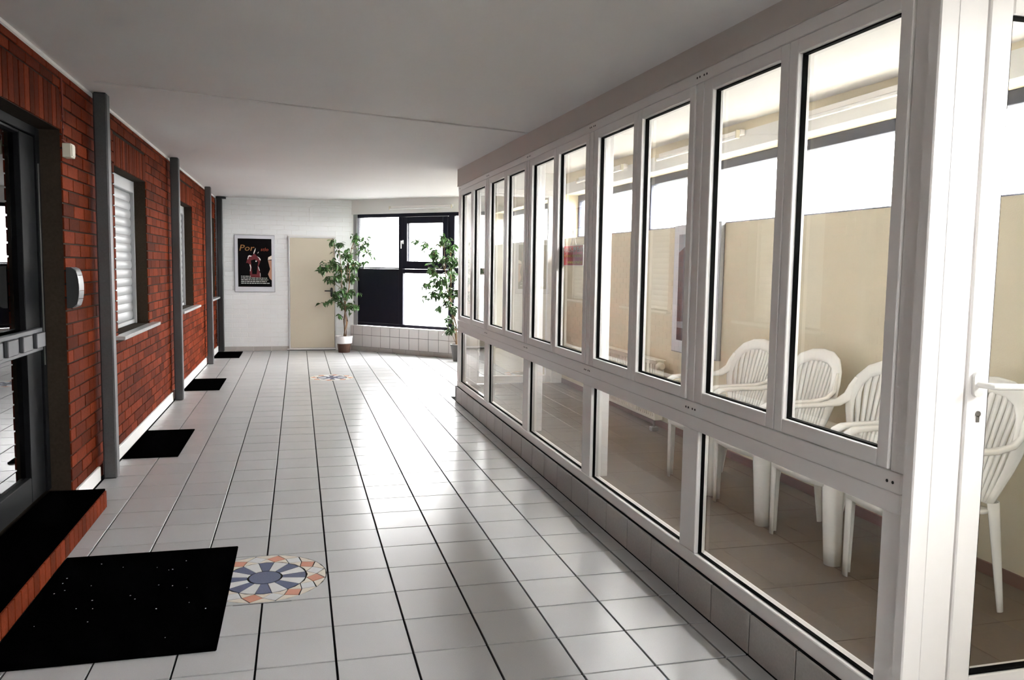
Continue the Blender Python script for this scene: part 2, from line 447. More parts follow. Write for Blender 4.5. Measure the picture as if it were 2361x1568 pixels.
lob.box(-3.2, -3.1, 2.6, 6.2, 0, 2.75); lob.box(-3.2, XC0-.001, 2.5, 2.6, 0, 2.75); lob.box(-3.2, XC0-.001, 6.2, 6.3, 0, 2.75)
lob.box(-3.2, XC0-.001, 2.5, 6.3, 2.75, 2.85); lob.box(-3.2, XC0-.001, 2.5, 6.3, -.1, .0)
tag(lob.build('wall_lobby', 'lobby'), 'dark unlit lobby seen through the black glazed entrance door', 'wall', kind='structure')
# white baseboards between the columns
bbx = [(6.30, 9.58), (9.74, 12.98), (13.14, 14.86), (5.56, 6.14)]
for k, (a, b) in enumerate(bbx):
    o = B(XL+.002, XL+.022, a, b, 0, .10, b=.003).build('baseboard_left', 'wpaint')
    tag(o, ['white baseboard below the nearest roller-shutter window', 'white baseboard below the middle roller-shutter window', 'short white baseboard below the farthest shutter window', 'white baseboard stub on the brick pier next to the brick step'][k], 'baseboard', kind='structure')

ct = MB()
for i in range(14):
    y0, y1 = 3+i*.9, 3+(i+1)*.9
    if y1 > YF: y1 = YF-.02
    ct.add([(XL+.001, y0, zc(XL, y0)-.022), (XL+.012, y0, zc(XL, y0)-.018), (XL+.012, y0, zc(XL, y0)+.01), (XL+.001, y0, zc(XL, y0)+.01),
            (XL+.001, y1, zc(XL, y1)-.022), (XL+.012, y1, zc(XL, y1)-.018), (XL+.012, y1, zc(XL, y1)+.01), (XL+.001, y1, zc(XL, y1)+.01)],
           [(0, 1, 2, 3), (4, 5, 6, 7), (0, 1, 5, 4), (1, 2, 6, 5), (2, 3, 7, 6), (3, 0, 4, 7)])
tag(ct.build('trim_3', 'wpaint'), 'thin white sealing strip between brick wall and ceiling', 'ceiling trim', kind='structure')

# black glazed entrance door in the left wall
d1 = empty('door_1', (-1.5, 4.4, .12))
tag(d1, 'black framed glazed entrance door mirroring the corridor floor', 'door', kind='structure')
def P(mb, name, m, par, off=(0, 0, 0), smooth=False):
    o = mb.build(name, m, par, smooth); o.location = tuple(-Vector(off)); return o
O1 = (-1.5, 4.4, .12)
P(MB().box(-1.60, -1.49, 5.44, 5.508, .122, 2.308, b=.004).box(-1.60, -1.49, 3.252, 3.32, .122, 2.308, b=.004).box(-1.60, -1.49, 3.325, 5.435, 2.255, 2.308, b=.004), 'frame', 'blackframe', d1, O1)
P(B(-1.56, -1.5, 5.17, 5.43, .126, 2.25, b=.004), 'stile', 'blackframe', d1, O1)
P(B(-1.56, -1.5, 3.325, 3.5, .126, 2.25, b=.004), 'stile', 'blackframe', d1, O1)
P(B(-1.56, -1.5, 3.502, 5.168, .126, .277, b=.004), 'bottom_rail', 'blackframe', d1, O1)
P(B(-1.56, -1.5, 3.502, 5.168, 2.236, 2.25, b=.002), 'top_rail', 'blackframe', d1, O1)
P(B(-1.535, -1.529, 3.503, 5.167, .279, 2.235), 'pane', 'darkglass', d1, O1)
P(B(-1.498, -1.468, 3.5, 5.36, 1.00, 1.135, b=.004), 'crossbar', 'grey_lacquer', d1, O1)
for a, b in ((5.17, 5.33), (4.93, 5.09), (4.69, 4.85), (4.45, 4.61)):
    P(B(-1.467, -1.445, a, b, 1.025, 1.112, b=.004), 'push_plate', 'grey_lacquer', d1, O1)
P(B(-1.489, -1.483, 5.452, 5.458, .9, 2.1), 'edge_highlight', 'chrome', d1, O1)  # bright strip stands in for the highlight along the black frame edge

# roller-shutter windows
wlabels = ['white roller shutter window nearest the brick pier', 'white roller shutter window between the second and third grey columns', 'white roller shutter window in the corner beside the white end wall']
slat_me = None
for k, (a, b, z0, z1) in enumerate(WINS):
    w = empty('window_%d' % (k+1), (XL, (a+b)/2, z0)); off = (XL, (a+b)/2, z0)
    tag(w, wlabels[k], 'window', kind='structure')
    P(MB().box(-1.535, -1.475, a+.002, a+.035, z0, z1-.002, b=.003).box(-1.535, -1.475, b-.035, b-.002, z0, z1-.002, b=.003), 'guide_rail', 'shutter', w, off)
    P(B(-1.56, -1.475, a+.037, b-.037, z1-.11, z1-.003, b=.006), 'shutter_box', 'shutter', w, off)
    P(B(-1.60, -1.58, a+.002, b-.002, z0, z1-.002), 'light_stop', 'lobby', w, off)  # added unseen panel, keeps sky light from leaking through the shutter
    P(B(-1.53, -1.49, a+.037, b-.037, z0+.002, z0+.04, b=.004), 'bottom_bar', 'shutter', w, off)
    n = 15; zz0, zz1 = z0+.042, z1-.113; hh = (zz1-zz0)/n; L = b-a-.076
    prof = [(-.006, 0), (.004, .003), (.010, .25), (.012, .5), (.010, .75), (.004, .985), (-.006, .99)]
    sm = MB(); rows = [[(x, -L/2, t*hh), (x, L/2, t*hh)] for x, t in prof]; sm.grid(rows); 
    me = sm.mesh('slat', 'shutter', smooth=True, recalc=False)
    for q in range(n): link('slat', me, w, (-1.515-off[0], 0, zz0+q*hh-off[2]))
    P(B(-1.50, -1.30, a-.11, b+.2 if k < 2 else YF-.02, z0-.034, z0-.003, b=.004), 'sill', 'marble', w, off)

# steel columns standing before the brick wall
clab = ['grey steel column nearest the camera, beside the brick pier', 'grey steel column between the first and second shutter windows', 'grey steel column before the farthest shutter window', 'black steel column in the corner at the white end wall']
for k, (y0, y1) in enumerate(((6.17, 6.27), (9.61, 9.71), (13.0, 13.10), (14.83, 14.93))):
    zt = zc(-1.29, y0)-.002
    mb = B(-1.338, -1.25, y0, y1, 0.001, zt, b=.009)
    if k == 3: mb.box(-1.345, -1.19, y0-.01, y1+.005, zt-.03, zt-.001)
    tag(mb.build('column', 'steel' if k < 3 else 'blacksteel'), clab[k], 'column', group='steel columns along the brick wall', kind='structure')

# brick step before the entrance door
st = B(XL+.001, -1.178, 2.2, 5.45, .001, .108).build('entrance_step', 'mortar')
tag(st, 'low red brick step in front of the black entrance door', 'step')
sb = B(-.012, 0, -.0385, .0385, -.052, .052, b=.002).mesh('brick', 'brick')
y = 5.405
while y > 2.3: link('brick', sb, st, (-1.166, y, .056)); y -= .0855
sb2 = B(-.0385, .0385, 0, .012, -.052, .052, b=.002).mesh('brick', 'brick')
for k in range(2): link('brick', sb2, st, (-1.215-.0855*k, 5.449, .056))
m5 = B(-1.485, -1.172, 2.2, 5.44, .1095, .1225, b=.003).build('landing_mat', 'mat')
tag(m5, 'black rubber mat covering the top of the brick step', 'mat')
# doormats
for k, (x0, x1, y0, y1) in enumerate(((-1.163, -.325, 3.29, 4.51), (-1.335, -.928, 6.78, 7.86), (-1.335, -.93, 10.30, 11.30), (-1.335, -.935, 13.80, 14.72))):
    mb = B(x0, x1, y0, y1, .0006, .012, b=.004)
    o = mb.build('doormat', 'mat')
    if k == 0:
        lint = MB()
        for _ in range(26):
            a, b = random.uniform(x0+.05, x1-.03), random.uniform(y0+.03, y1-.05); r = random.uniform(.0012, .003)
            lint.box(a-r, a+r, b-r, b+r, .0118, .0135)
        tag(lint.build('lint', 'passep', o), kind='stuff')
    tag(o, ['large black doormat before the brick step beside the floor mosaic', 'small black doormat under the nearest shutter window', 'small black doormat between second and third columns', 'small black doormat in the far corner by the white wall'][k], 'doormat', group='black doormats along the brick wall')

# small things on the pier
o = empty('sensor_box', (XL, 5.55, 2.15)); tag(o, 'small ivory alarm sensor box high on the brick pier', 'sensor')
B(.002, .052, -.045, .045, 0, .085, b=.004).build('housing', 'ivory', o); B(.0525, .056, -.035, .035, .01, .075, b=.001).build('cover', 'ivory', o)
o = empty('intercom', (XL, 5.50, 1.24)); tag(o, 'curved grey door intercom with black end on the brick pier', 'intercom')
arc_p = [(.002, 0), (.03, .0)] + [(.03+.042*math.sin(PI*k/10)**.35, .25*k/10) for k in range(1, 10)] + [(.03, .25), (.002, .25)]
MB().prism([(a, b) for a, b in arc_p], .0, .018, 'y').build('end_cap', 'blackplastic', o)
for k, (a, b) in enumerate(((0, .055), (.058, .105), (.108, .2), (.203, .25))):
    pts = []
    for q in range(7):
        z = a+(b-a)*q/6; u = z/.25; pts.append((.028+.042*max(0, math.sin(PI*u))**.35, z))
    MB().prism([(.002, a)]+pts+[(.002, b)], .0185, .13, 'y').build('cover_segment', 'intercom', o, smooth=True)
cb = MB(); yy = 5.525
cb.tube([(XL+.006, yy, 2.62), (XL+.006, yy, 2.4), (XL+.007, yy-.002, 2.32), (XL+.006, yy-.01, 2.27), (XL+.004, yy-.02, 2.255), (XL+.012, yy-.005, 2.245), (XL+.02, yy+.02, 2.24)], .005, 6)
o = cb.build('cable', 'copper', smooth=True); tag(o, 'thin red-brown cable running down the pier above the sensor box', 'cable')

# ---------------------------------------------------------------- far white wall
wf = B(-1.7, 1.15, YF+.004, YF+.25, -.1, 2.8).build('wall_far', 'wpaint')
tag(wf, 'white painted brick wall at the end of the corridor', 'wall', kind='structure')
FD = (-.166, .65, 2.02)               # steel door: x0, x1, top
bc = {}
for c in range(33):
    z0 = .078+c*CH; z1 = min(z0+CH-.005, 2.66)
    if z1-z0 < .03: continue
    x = -1.36-(BL/2 if c % 2 else 0)
    while x < .93:
        s0, s1 = max(x+.0025, -1.36), min(x+BL-.0025, .935)
        segs = [(s0, s1)]
        if z0 < FD[2]:
            segs = []
            if s0 < FD[0]-.003: segs.append((s0, min(s1, FD[0]-.003)))
            if s1 > FD[1]+.003: segs.append((max(s0, FD[1]+.003), s1))
        for a, b in segs:
            if b-a < .025: continue
            w, h = round(b-a, 3), round(z1-z0, 3)
            if (w, h) not in bc: bc[(w, h)] = B(-w/2, w/2, -.006, 0, -h/2, h/2, b=.002).mesh('brick', 'wbrick')
            link('brick', bc[(w, h)], wf, ((a+b)/2, YF+.006+random.uniform(-.0012, .0012), (z0+z1)/2))
        x += BL
sk = B(-.148, .148, -.012, 0, 0, .072, b=.002).mesh('skirting_tile', 'kerbtile')
for k in range(5):
    if -1.195+k*.3 < FD[0]-.1: link('skirting_tile', sk, wf, (-1.215+k*.2995, YF+.002, .001))
d2 = empty('door_2', (.24, YF, 0)); O2 = (.24, YF, 0)
tag(d2, 'beige steel door with black lever handle in the white end wall', 'door', kind='structure')
P(MB().box(-.166, -.146, YF-.03, YF+.02, .03, 2.02, b=.003).box(.63, .65, YF-.03, YF+.02, .03, 2.02, b=.003).box(-.1455, .6295, YF-.03, YF+.02, 1.99, 2.02, b=.003), 'door_frame', 'door_frame', d2, O2)
P(B(-.143, .627, YF-.016, YF+.01, .045, 1.987, b=.004), 'door_leaf', 'door_beige', d2, O2)
P(B(-.20, .64, YF-.05, YF+.01, .012, .03, b=.002), 'threshold', 'wpaint', d2, O2)
P(B(-.20, .64, YF-.045, YF+.008, .001, .0115), 'threshold_gap', 'blackplastic', d2, O2)
P(MB().prism([(.573+.022*math.cos(a), 1.035+(.055 if math.sin(a) > 0 else -.055)+.03*math.sin(a)) for a in [2*PI*k/16 for k in range(16)]], YF-.027, YF-.0165, 'y'), 'handle_plate', 'blackplastic', d2, O2)
P(MB().tube([(.573, YF-.027, 1.06), (.573, YF-.065, 1.06), (.56, YF-.072, 1.06), (.45, YF-.072, 1.06)], .011, 8), 'handle', 'blackplastic', d2, O2, True)
cb = MB().tube([(.2, YF-.006, 2.28), (.198, YF-.006, 2.50), (.215, YF-.006, 2.54), (.284, YF-.006, 2.56), (.6, YF-.006, 2.565), (.93, YF-.006, 2.55)], .0045, 6)
tag(cb.build('cable', 'wpaint', smooth=True), 'white painted cable bent across the white end wall', 'cable')

# advertising poster on the far wall
ps = empty('framed_poster', (-.732, YF-.002, 1.03)); tag(ps, 'black advertising poster in pale frame beside the beige steel door', 'poster')
w2, ph = .336, .99
B(-w2, w2, -.02, -.004, 0, ph, b=.002).build('frame', 'silver', ps)
B(-w2+.008, w2-.008, -.0215, -.0202, .008, ph-.008).build('mount_board', 'passep', ps)
pr = B(-.278, .282, -.0225, -.0216, .092, .926).build('print', 'poster_black', ps)
yy = -.0232
def flat(poly, m, name='print_figure', d=0): MB().prism([(a, b) for a, b in poly], yy-d, -.0226, 'y').build(name, m, pr)
def zp(X, Y): return (-w2+(X-100)/920*2*w2, ph-(Y-110)/1300*ph)       # from the enlarged photograph of the poster
flat([zp(*q) for q in ((420, 590), (500, 585), (530, 545), (570, 545), (610, 590), (670, 630), (690, 700), (660, 780), (640, 830), (680, 960), (690, 1070), (450, 1070), (445, 940), (470, 860), (440, 780), (400, 745), (360, 750), (390, 660))], 'redprint')
flat([zp(*q) for q in ((470, 690), (560, 660), (640, 720), (620, 840), (600, 1000), (500, 1000), (490, 850))], 'poster_black', d=.0003)
for poly in (((395, 660), (410, 590), (440, 570), (500, 585), (470, 605), (430, 600), (405, 670)), ((610, 590), (670, 625), (695, 660), (690, 690), (670, 670), (655, 635)), ((440, 780), (460, 780), (478, 840), (460, 935), (448, 930), (458, 860)), ((630, 820), (650, 840), (675, 920), (660, 920)), ((575, 690), (605, 690), (600, 720), (580, 720)), ((530, 530), (545, 480), (585, 400), (575, 470), (545, 540)), ((625, 520), (650, 485), (650, 505), (632, 528)), ((676, 975), (686, 975), (688, 1060), (680, 1060))):
    flat([zp(*q) for q in poly], 'whiteprint', 'print_highlight', .0005)
flat([zp(*q) for q in ((860, 680), (945, 680), (945, 1140), (900, 1100), (860, 1000), (910, 880))], 'skinprint')
flat([zp(*q) for q in ((860, 670), (870, 610), (945, 570), (948, 660))], 'peachwhite', d=.0003)
x0, z0 = zp(200, 470); text('lettering', 'Por', .15, (x0, yy-.001, z0), (PI/2, 0, 0), 'gold', pr, .25, shear=.2)
x0, z0 = zp(690, 470); text('lettering', 'stlo', .085, (x0, yy-.001, z0), (PI/2, 0, 0), 'orangeprint', pr, .13, shear=.2)
lines = MB()
for (X0, X1, Y) in ((245, 465, 1050), (245, 840, 1090), (245, 860, 1130), (245, 830, 1168), (245, 905, 1207)):
    X = X0
    while X < X1:
        l = random.choice((28, 45, 62, 80)); l = min(l, X1-X)
        a = zp(X, Y-7); b = zp(X+l, Y+7); lines.box(a[0], b[0], yy-.0007, -.0226, b[1], a[1]); X += l+12
tag(lines.build('text_lines', 'whiteprint', pr), kind='stuff')

# ---------------------------------------------------------------- slanted window wall
BO, BR = (.92, 14.93, 0), -PI/4      # local x runs along the wall, local -y faces the corridor
def bay(o): o.location = BO; o.rotation_euler = (0, 0, BR); return o
mb = MB().box(-.15, 3.3, .02, .30, -.1, .435).box(-.15, 3.3, .02, .3, 2.425, 2.8).box(2.86, 3.3, .02, .3, .435, 1.9)
mb.box(3.12, 3.3, .02, .3, 1.9, 2.425)
wb = bay(mb.build('wall_bay', 'wpaint'))
tag(wb, 'slanted end wall with tiled parapet below the dark window', 'wall', kind='structure')
B(-.02, 2.85, .005, .0195, 0.002, .434).build('grout_bed', 'lightgrout', wb)
wt = {}
for row, (z0, z1) in enumerate(((.077, .279), (.285, .434))):
    for k in range(14):
        a = .046+.2085*(k-0)-.2085+.004; b = a+.2005
        a = max(a, -.01); b = min(b, 2.84)
        w, h = round(b-a, 3), round(z1-z0, 3)
        if (w, h) not in wt: wt[(w, h)] = B(-w/2, w/2, -.008, 0, -h/2, h/2, b=.0015).mesh('wall_tile', 'walltile')
        link('wall_tile', wt[(w, h)], wb, ((a+b)/2, .0052, (z0+z1)/2))
for k in range(10):
    a = .044+.2985*(k-1)+.002; b = a+.2945; a = max(a, -.01); b = min(b, 2.84)
    link('skirting_tile', B(-(b-a)/2, (b-a)/2, -.012, 0, -.036, .036, b=.0015).mesh('skirting_tile', 'kerbtile'), wb, ((a+b)/2, .0052, .037))
B(-.01, 2.85, -.015, .04, .4355, .449, b=.003).build('sill', 'wpaint', wb)
w4 = bay(empty('window_4')); tag(w4, 'dark blue framed bay window with tilt casement and black lower panel', 'window', kind='structure')
B(-.012, .094, .045, .12, .452, 2.42, b=.003).build('flashing', 'bay_grey', w4)
fr = MB()
FY0, FY1 = .06, .13
def fb(x0, x1, z0, z1, y0=FY0, y1=FY1): fr.box(x0, x1, y0, y1, z0, z1, b=.004)
fb(.096, 2.84, 2.365, 2.422); fb(.096, 2.84, .452, .505)
fb(1.02, 1.112, .506, 2.364); fb(2.068, 2.185, .506, 2.364); fb(2.78, 2.84, .506, 2.364)
fb(.096, .106, .506, 2.364); fb(.107, 1.019, 1.468, 1.492); fb(1.113, 2.067, 1.398, 1.47); fb(2.186, 2.779, 1.398, 1.508)
fr.build('frame', 'navy', w4)
B(.107, 1.019, .075, .1, .506, 1.467, b=.003).build('solid_panel', 'navy', w4)
sa = MB(); 
for a in ((1.116, 1.215, 1.474, 2.36), (1.965, 2.064, 1.474, 2.36), (1.2155, 1.9645, 2.252, 2.36), (1.2155, 1.9645, 1.474, 1.605)): sa.box(a[0], a[1], .035, .11, a[2], a[3], b=.004)
sao = sa.build('casement', 'navy', w4)
B(1.2155, 1.9645, .07, .076, 1.606, 2.251).build('pane', 'frost', sao)
B(1.236, 1.252, .05, .0695, 1.607, 2.25).build('weather_strip', 'navy2', sao)
MB().box(1.128, 1.152, .018, .0345, 1.90, 1.965, b=.003).box(1.131, 1.148, -.015, .017, 1.93, 1.95, b=.003).box(1.131, 1.148, -.03, -.016, 1.82, 1.955, b=.004).build('handle', 'white_lacquer', sao)
for (a, b, z0, z1) in ((.107, 1.019, 1.493, 2.364), (1.113, 2.067, .506, 1.397), (2.186, 2.779, 1.509, 2.364), (2.186, 2.779, .506, 1.397)):
    B(a, b, .09, .096, z0, z1).build('pane', 'frost', w4)
w6 = bay(empty('window_6')); tag(w6, 'narrow high frosted window in the corner beyond the glazed room', 'window', kind='structure')
MB().box(2.865, 3.115, .12, .18, 2.345, 2.422, b=.003).box(2.865, 2.885, .12, .18, 1.905, 2.344, b=.003).box(3.08, 3.115, .12, .18, 1.905, 2.344, b=.003).build('frame', 'navy2', w6)
B(2.886, 3.079, .15, .156, 1.905, 2.344).build('pane', 'frost', w6)

# ---------------------------------------------------------------- outer wall with the high window band
ow = MB(); XW = XO+.26
ow.box(XO, XW, YB-.2, 12.85, -.1, 1.872); ow.box(XO, XW, YB-.2, 12.85, 2.374, 2.8)
for a, b in ((YB-.2, -2.3), (YE+.0, 9.55), (12.72, 12.85)): ow.box(XO, XW, a, b, 1.872, 2.374)
wo = ow.build('wall_outer', 'cream'); tag(wo, 'cream outer wall of the glazed room below a high window band', 'wall', kind='structure')
B(XO-.012, XO-.0005, YD+.1, YE-.05, ZR+.0005, ZR+.06, b=.003).build('skirting_board', 'brownbase', wo)
B(XO-.006, XO-.0005, YD+.05, YE-.03, 2.375, zc(XO, 5)-.06).build('lintel_face', 'wpaint', wo)
for k, (a, b, muls) in enumerate(((-2.3, YE, (-.2, 2.3, 4.9, 7.14)), (9.55, 12.72, (11.1,)))):
    w = empty('window_%d' % (7+k), (3.2, a, 1.872)); off = (3.2, a, 1.872)
    tag(w, ['long high frosted window band above the cream wall', 'high frosted window beyond the end door of the glazed room'][k], 'window', kind='structure')
    P(MB().box(3.165, 3.225, a+.002, b-.002, 2.305, 2.373, b=.003).box(3.165, 3.225, a+.002, b-.002, 1.873, 1.90, b=.003), 'frame', 'navy2', w, off)
    ed = [a+.002]+list(muls)+[b-.002]
    for q, y in enumerate(ed):
        y0, y1 = (y, y+.045) if q == 0 else (y-.045, y) if q == len(ed)-1 else (y-.07, y+.07)
        P(B(3.165, 3.225, y0, y1, 1.901, 2.304, b=.003), 'mullion', 'navy2', w, off)
    for q in range(len(ed)-1):
        P(B(3.19, 3.196, ed[q]+.075, ed[q+1]-.075, 1.901, 2.304), 'pane', 'frost', w, off)
MB().box(-2.4, BX0, YB-.25, YB, -.1, 2.8).box(BX1, 3.3, YB-.25, YB, -.1, 2.8).box(BX0, BX1, YB-.25, YB, BZ1, 2.8).box(BX0, BX1, YB-.25, YB, -.1, BZ0).build('wall_back', 'wpaint')
tag(bpy.data.objects['wall_back'], 'white rear wall behind the camera', 'wall', kind='structure')
w9 = empty('window_9', (BX0, YB, BZ0)); tag(w9, 'unseen window added in the rear wall to light the door face and near partition', 'window', kind='structure'); O9 = (BX0, YB, BZ0)
P(MB().box(BX0+.002, BX1-.002, YB-.16, YB-.1, BZ1-.06, BZ1-.002, b=.003).box(BX0+.002, BX1-.002, YB-.16, YB-.1, BZ0+.002, BZ0+.06, b=.003).box(BX0+.002, BX0+.06, YB-.16, YB-.1, BZ0+.061, BZ1-.061, b=.003).box(BX1-.06, BX1-.002, YB-.16, YB-.1, BZ0+.061, BZ1-.061, b=.003), 'frame', 'white_lacquer', w9, O9)
P(B(BX0+.061, BX1-.061, YB-.13, YB-.124, BZ0+.061, BZ1-.061), 'pane', 'glass', w9, O9)

# ---------------------------------------------------------------- raised vinyl floor of the glazed room
f2 = B(XP+.03, XO-.001, YD+.02, YE, 0.001, ZR-.0035).build('floor', 'linoseam')
tag(f2, 'raised brown vinyl tile floor inside the glazed room', 'floor', kind='structure')
vt = {}
xs_ = [XP+.031, 1.872, 2.372, 2.872, XO-.002]; y = 1.985
ysv = [1.992]+[2.485+.4975*k for k in range(14) if 2.485+.4975*k < YE-.03]+[YE-.001]
for i in range(4):
    for j in range(len(ysv)-1):
        w, h = xs_[i+1]-xs_[i]-.003, ysv[j+1]-ysv[j]-.003
        key = (round(w, 3), round(h, 3))
        if key not in vt: vt[key] = B(-w/2, w/2, -h/2, h/2, -.003, 0, b=.0008).mesh('vinyl_tile', 'lino')
        link('vinyl_tile', vt[key], f2, ((xs_[i]+xs_[i+1])/2, (ysv[j]+ysv[j+1])/2, ZR))

# ---------------------------------------------------------------- white glazed partition
BY = [2.03, 3.39, 4.79, 6.225, 7.65, 9.05]
wp = empty('wall_right', (XP, 5.5, 0)); OP = (XP, 5.5, 0)
tag(wp, 'white aluminium glazed partition of casements and lower panes beside the corridor', 'wall', kind='structure')
P(B(XP-.008, XP+.125, YD-.05, YE+.02, .001, .165), 'kerb', 'grout', wp, OP)
ky = YE+.03; tl = .3135
kcache = B(-.012, 0, -tl/2+.0035, tl/2-.0035, -.0825, .0825, b=.0015).mesh('kerb_tile', 'kerbtile')
y = GY+TY*17.2
yk = GY
while yk+tl < YE+.1: yk += tl
while yk > 1.2:
    if yk-tl/2 > YD-.4: link('kerb_tile', kcache, wp, (-.009, yk-tl/2-5.5 if yk-tl/2 < YE else YE-5.5, .0835))
    yk -= tl
link('kerb_tile', B(-.065, .065, 0, .012, -.0825, .0825, b=.0015).mesh('kerb_tile', 'kerbtile'), wp, (.05, YE+.021-5.5, .0835))
P(B(XP, XP+.075, YD, YE, .168, .2295, b=.003), 'bottom_rail', 'white_lacquer', wp, OP)
P(B(XP-.002, XP+.06, YD+.06, YE, .80, .862, b=.002), 'middle_rail', 'white_lacquer', wp, OP)
P(B(XP-.004, XP+.06, YD+.06, YE, .864, .926, b=.002), 'middle_rail', 'white_lacquer', wp, OP)
P(B(XP-.003, XP+.12, YD, YE, 2.367, 2.418, b=.003), 'top_rail', 'white_lacquer', wp, OP)
for k, b in enumerate(BY):
    if k == 0:
        P(B(XP, XP+.06, YD+.105-.06, b+.075, .2305, .799, b=.003), 'post', 'white_lacquer', wp, OP)
        P(B(XP, XP+.06, YD+.045, b+.05, .927, 2.366, b=.003), 'post', 'white_lacquer', wp, OP)
        continue
    e = .07 if k == 5 else .075
    dp = .12 if k in (2, 3, 5) else .055
    P(B(XP, XP+dp, b-.075, b+e, .2305, .799, b=.003), 'post', 'white_lacquer', wp, OP)
    P(MB().box(XP, XP+dp, b-.05, b+(.07 if k == 5 else .05), .927, 2.366, b=.003).box(XP-.004, XP, b-.022, b+.022, .93, 2.36, b=.001), 'post', 'white_lacquer', wp, OP)
# drill holes where the rails meet the posts
hm = MB().prism([(.005*math.cos(2*PI*k/10), .005*math.sin(2*PI*k/10)) for k in range(10)], -.0012, 0, 'x').mesh('drill_hole', 'screw')
for k, b in enumerate(BY):
    for z, xx in ((.895, -.004), (2.392, -.003)):
        for d in ((.03, .055) if k == 0 else (-.045, -.02, .02, .045)):
            link('drill_hole', hm, wp, (xx, b+d-5.5 if k < 5 else b+.02-abs(d)-5.5, z))
def frame_mb(x0, x1, y0, y1, z0, z1, w, b=.003):
    return MB().box(x0, x1, y0, y0+w, z0, z1, b=b).box(x0, x1, y1-w, y1, z0, z1, b=b).box(x0, x1, y0+w, y1-w, z0, z0+w, b=b).box(x0, x1, y0+w, y1-w, z1-w, z1, b=b)
SZ0, SZ1 = .93, 2.364
for k in range(5):
    a, b = BY[k]+.054, BY[k+1]-.054; mid = (a+b)/2
    for (p0, p1) in ((a, mid-.0025), (mid+.0025, b)):
        s = P(frame_mb(XP-.006, XP+.05, p0, p1, SZ0, SZ1, .052), 'casement', 'white_lacquer', wp, OP)
        sc = OP
        g = frame_mb(XP+.014, XP+.034, p0+.0525, p1-.0525, SZ0+.0525, SZ1-.0525, .0045, b=0).build('gasket', 'gasket', s)
        B(XP+.036, XP+.041, p0+.0525, p1-.0525, SZ0+.0525, SZ1-.0525).build('pane', 'glass', s)
    la, lb = BY[k]+.0755, BY[k+1]-.0755
    P(frame_mb(XP+.02, XP+.036, la, lb, .231, .7985, .0045, b=0), 'gasket', 'gasket', wp, OP)
    P(B(XP+.038, XP+.043, la, lb, .231, .7985), 'pane', 'glass', wp, OP)
sf = MB()
ysf = [YD+.0, 4, 6, 8, YE+.02]
for i in range(len(ysf)-1):
    y0, y1 = ysf[i], ysf[i+1]; x0, x1 = XP-.012, XP+.12
    sf.add([(x0, y0, 2.4185), (x1, y0, 2.4185), (x1, y1, 2.4185), (x0, y1, 2.4185), (x0, y0, zc(x0, y0)+.02), (x1, y0, zc(x1, y0)+.02), (x1, y1, zc(x1, y1)+.02), (x0, y1, zc(x0, y1)+.02)],
           [(0, 1, 2, 3), (4, 5, 6, 7), (0, 1, 5, 4), (1, 2, 6, 5), (2, 3, 7, 6), (3, 0, 4, 7)])
tag(sf.build('trim_2', 'soffit'), 'beige plastered beam above the glazed partition', 'beam', kind='structure')

# glazed door at the near end, facing the camera
d3 = empty('door_3', (2.4, YD, ZR)); O3 = (2.4, YD, ZR)
tag(d3, 'white glazed door with white lever handle at the right edge', 'door', kind='structure')
P(MB().box(XP-.012, 1.9, YD-.002, YD+.043, .166, 2.6, b=.004).box(1.80, 1.86, YD-.0035, YD-.001, .166, 2.6, b=.001), 'jamb_post', 'white_lacquer', d3, O3)
P(B(1.902, 2.998, YD, YD+.06, 2.37, 2.6, b=.003), 'head', 'white_lacquer', d3, O3)
P(B(2.90, 2.998, YD, YD+.06, .166, 2.368, b=.003), 'jamb_post', 'white_lacquer', d3, O3)
P(B(1.90, 2.998, YD-.04, YD+.08, .001, .166), 'kerb', 'kerbtile', d3, O3)
P(B(1.9055, 1.985, YD-.004, YD+.056, .19, 2.362, b=.004), 'stile', 'white_lacquer', d3, O3)
P(B(2.815, 2.895, YD-.004, YD+.056, .19, 2.362, b=.004), 'stile', 'white_lacquer', d3, O3)
P(B(1.986, 2.814, YD-.004, YD+.056, 2.272, 2.362, b=.004), 'top_rail', 'white_lacquer', d3, O3)
P(B(1.986, 2.814, YD-.004, YD+.056, .19, .298, b=.004), 'bottom_rail', 'white_lacquer', d3, O3)
g = MB()
for a in ((1.9862, 1.991, .2985, 2.2715), (2.809, 2.8138, .2985, 2.2715), (1.9915, 2.8085, .2985, .305), (1.9915, 2.8085, 2.265, 2.2715)): g.box(a[0], a[1], YD+.004, YD+.03, a[2], a[3])
P(g, 'gasket', 'gasket', d3, O3)
P(B(1.9915, 2.8085, YD+.018, YD+.024, .3055, 2.2645), 'pane', 'glass', d3, O3)
ov = [(1.938+.017*math.cos(a), 1.207+(.022 if math.sin(a) > 0 else -.022)+.016*math.sin(a)) for a in [2*PI*k/20 for k in range(20)]]
P(MB().prism(ov, YD-.016, YD-.0045, 'y'), 'handle_plate', 'plastic', d3, O3, True)
P(MB().tube([(1.938, YD-.016, 1.207), (1.938, YD-.05, 1.207), (1.945, YD-.06, 1.207), (1.962, YD-.062, 1.206), (2.07, YD-.062, 1.203), (2.085, YD-.055, 1.203)], .0095, 10), 'handle', 'plastic', d3, O3, True)
P(MB().prism(ov, YD+.0565, YD+.066, 'y'), 'handle_plate', 'plastic', d3, O3, True)
P(MB().tube([(1.938, YD+.066, 1.207), (1.938, YD+.105, 1.207), (1.95, YD+.115, 1.207), (2.07, YD+.117, 1.205)], .0095, 10), 'handle', 'plastic', d3, O3, True)
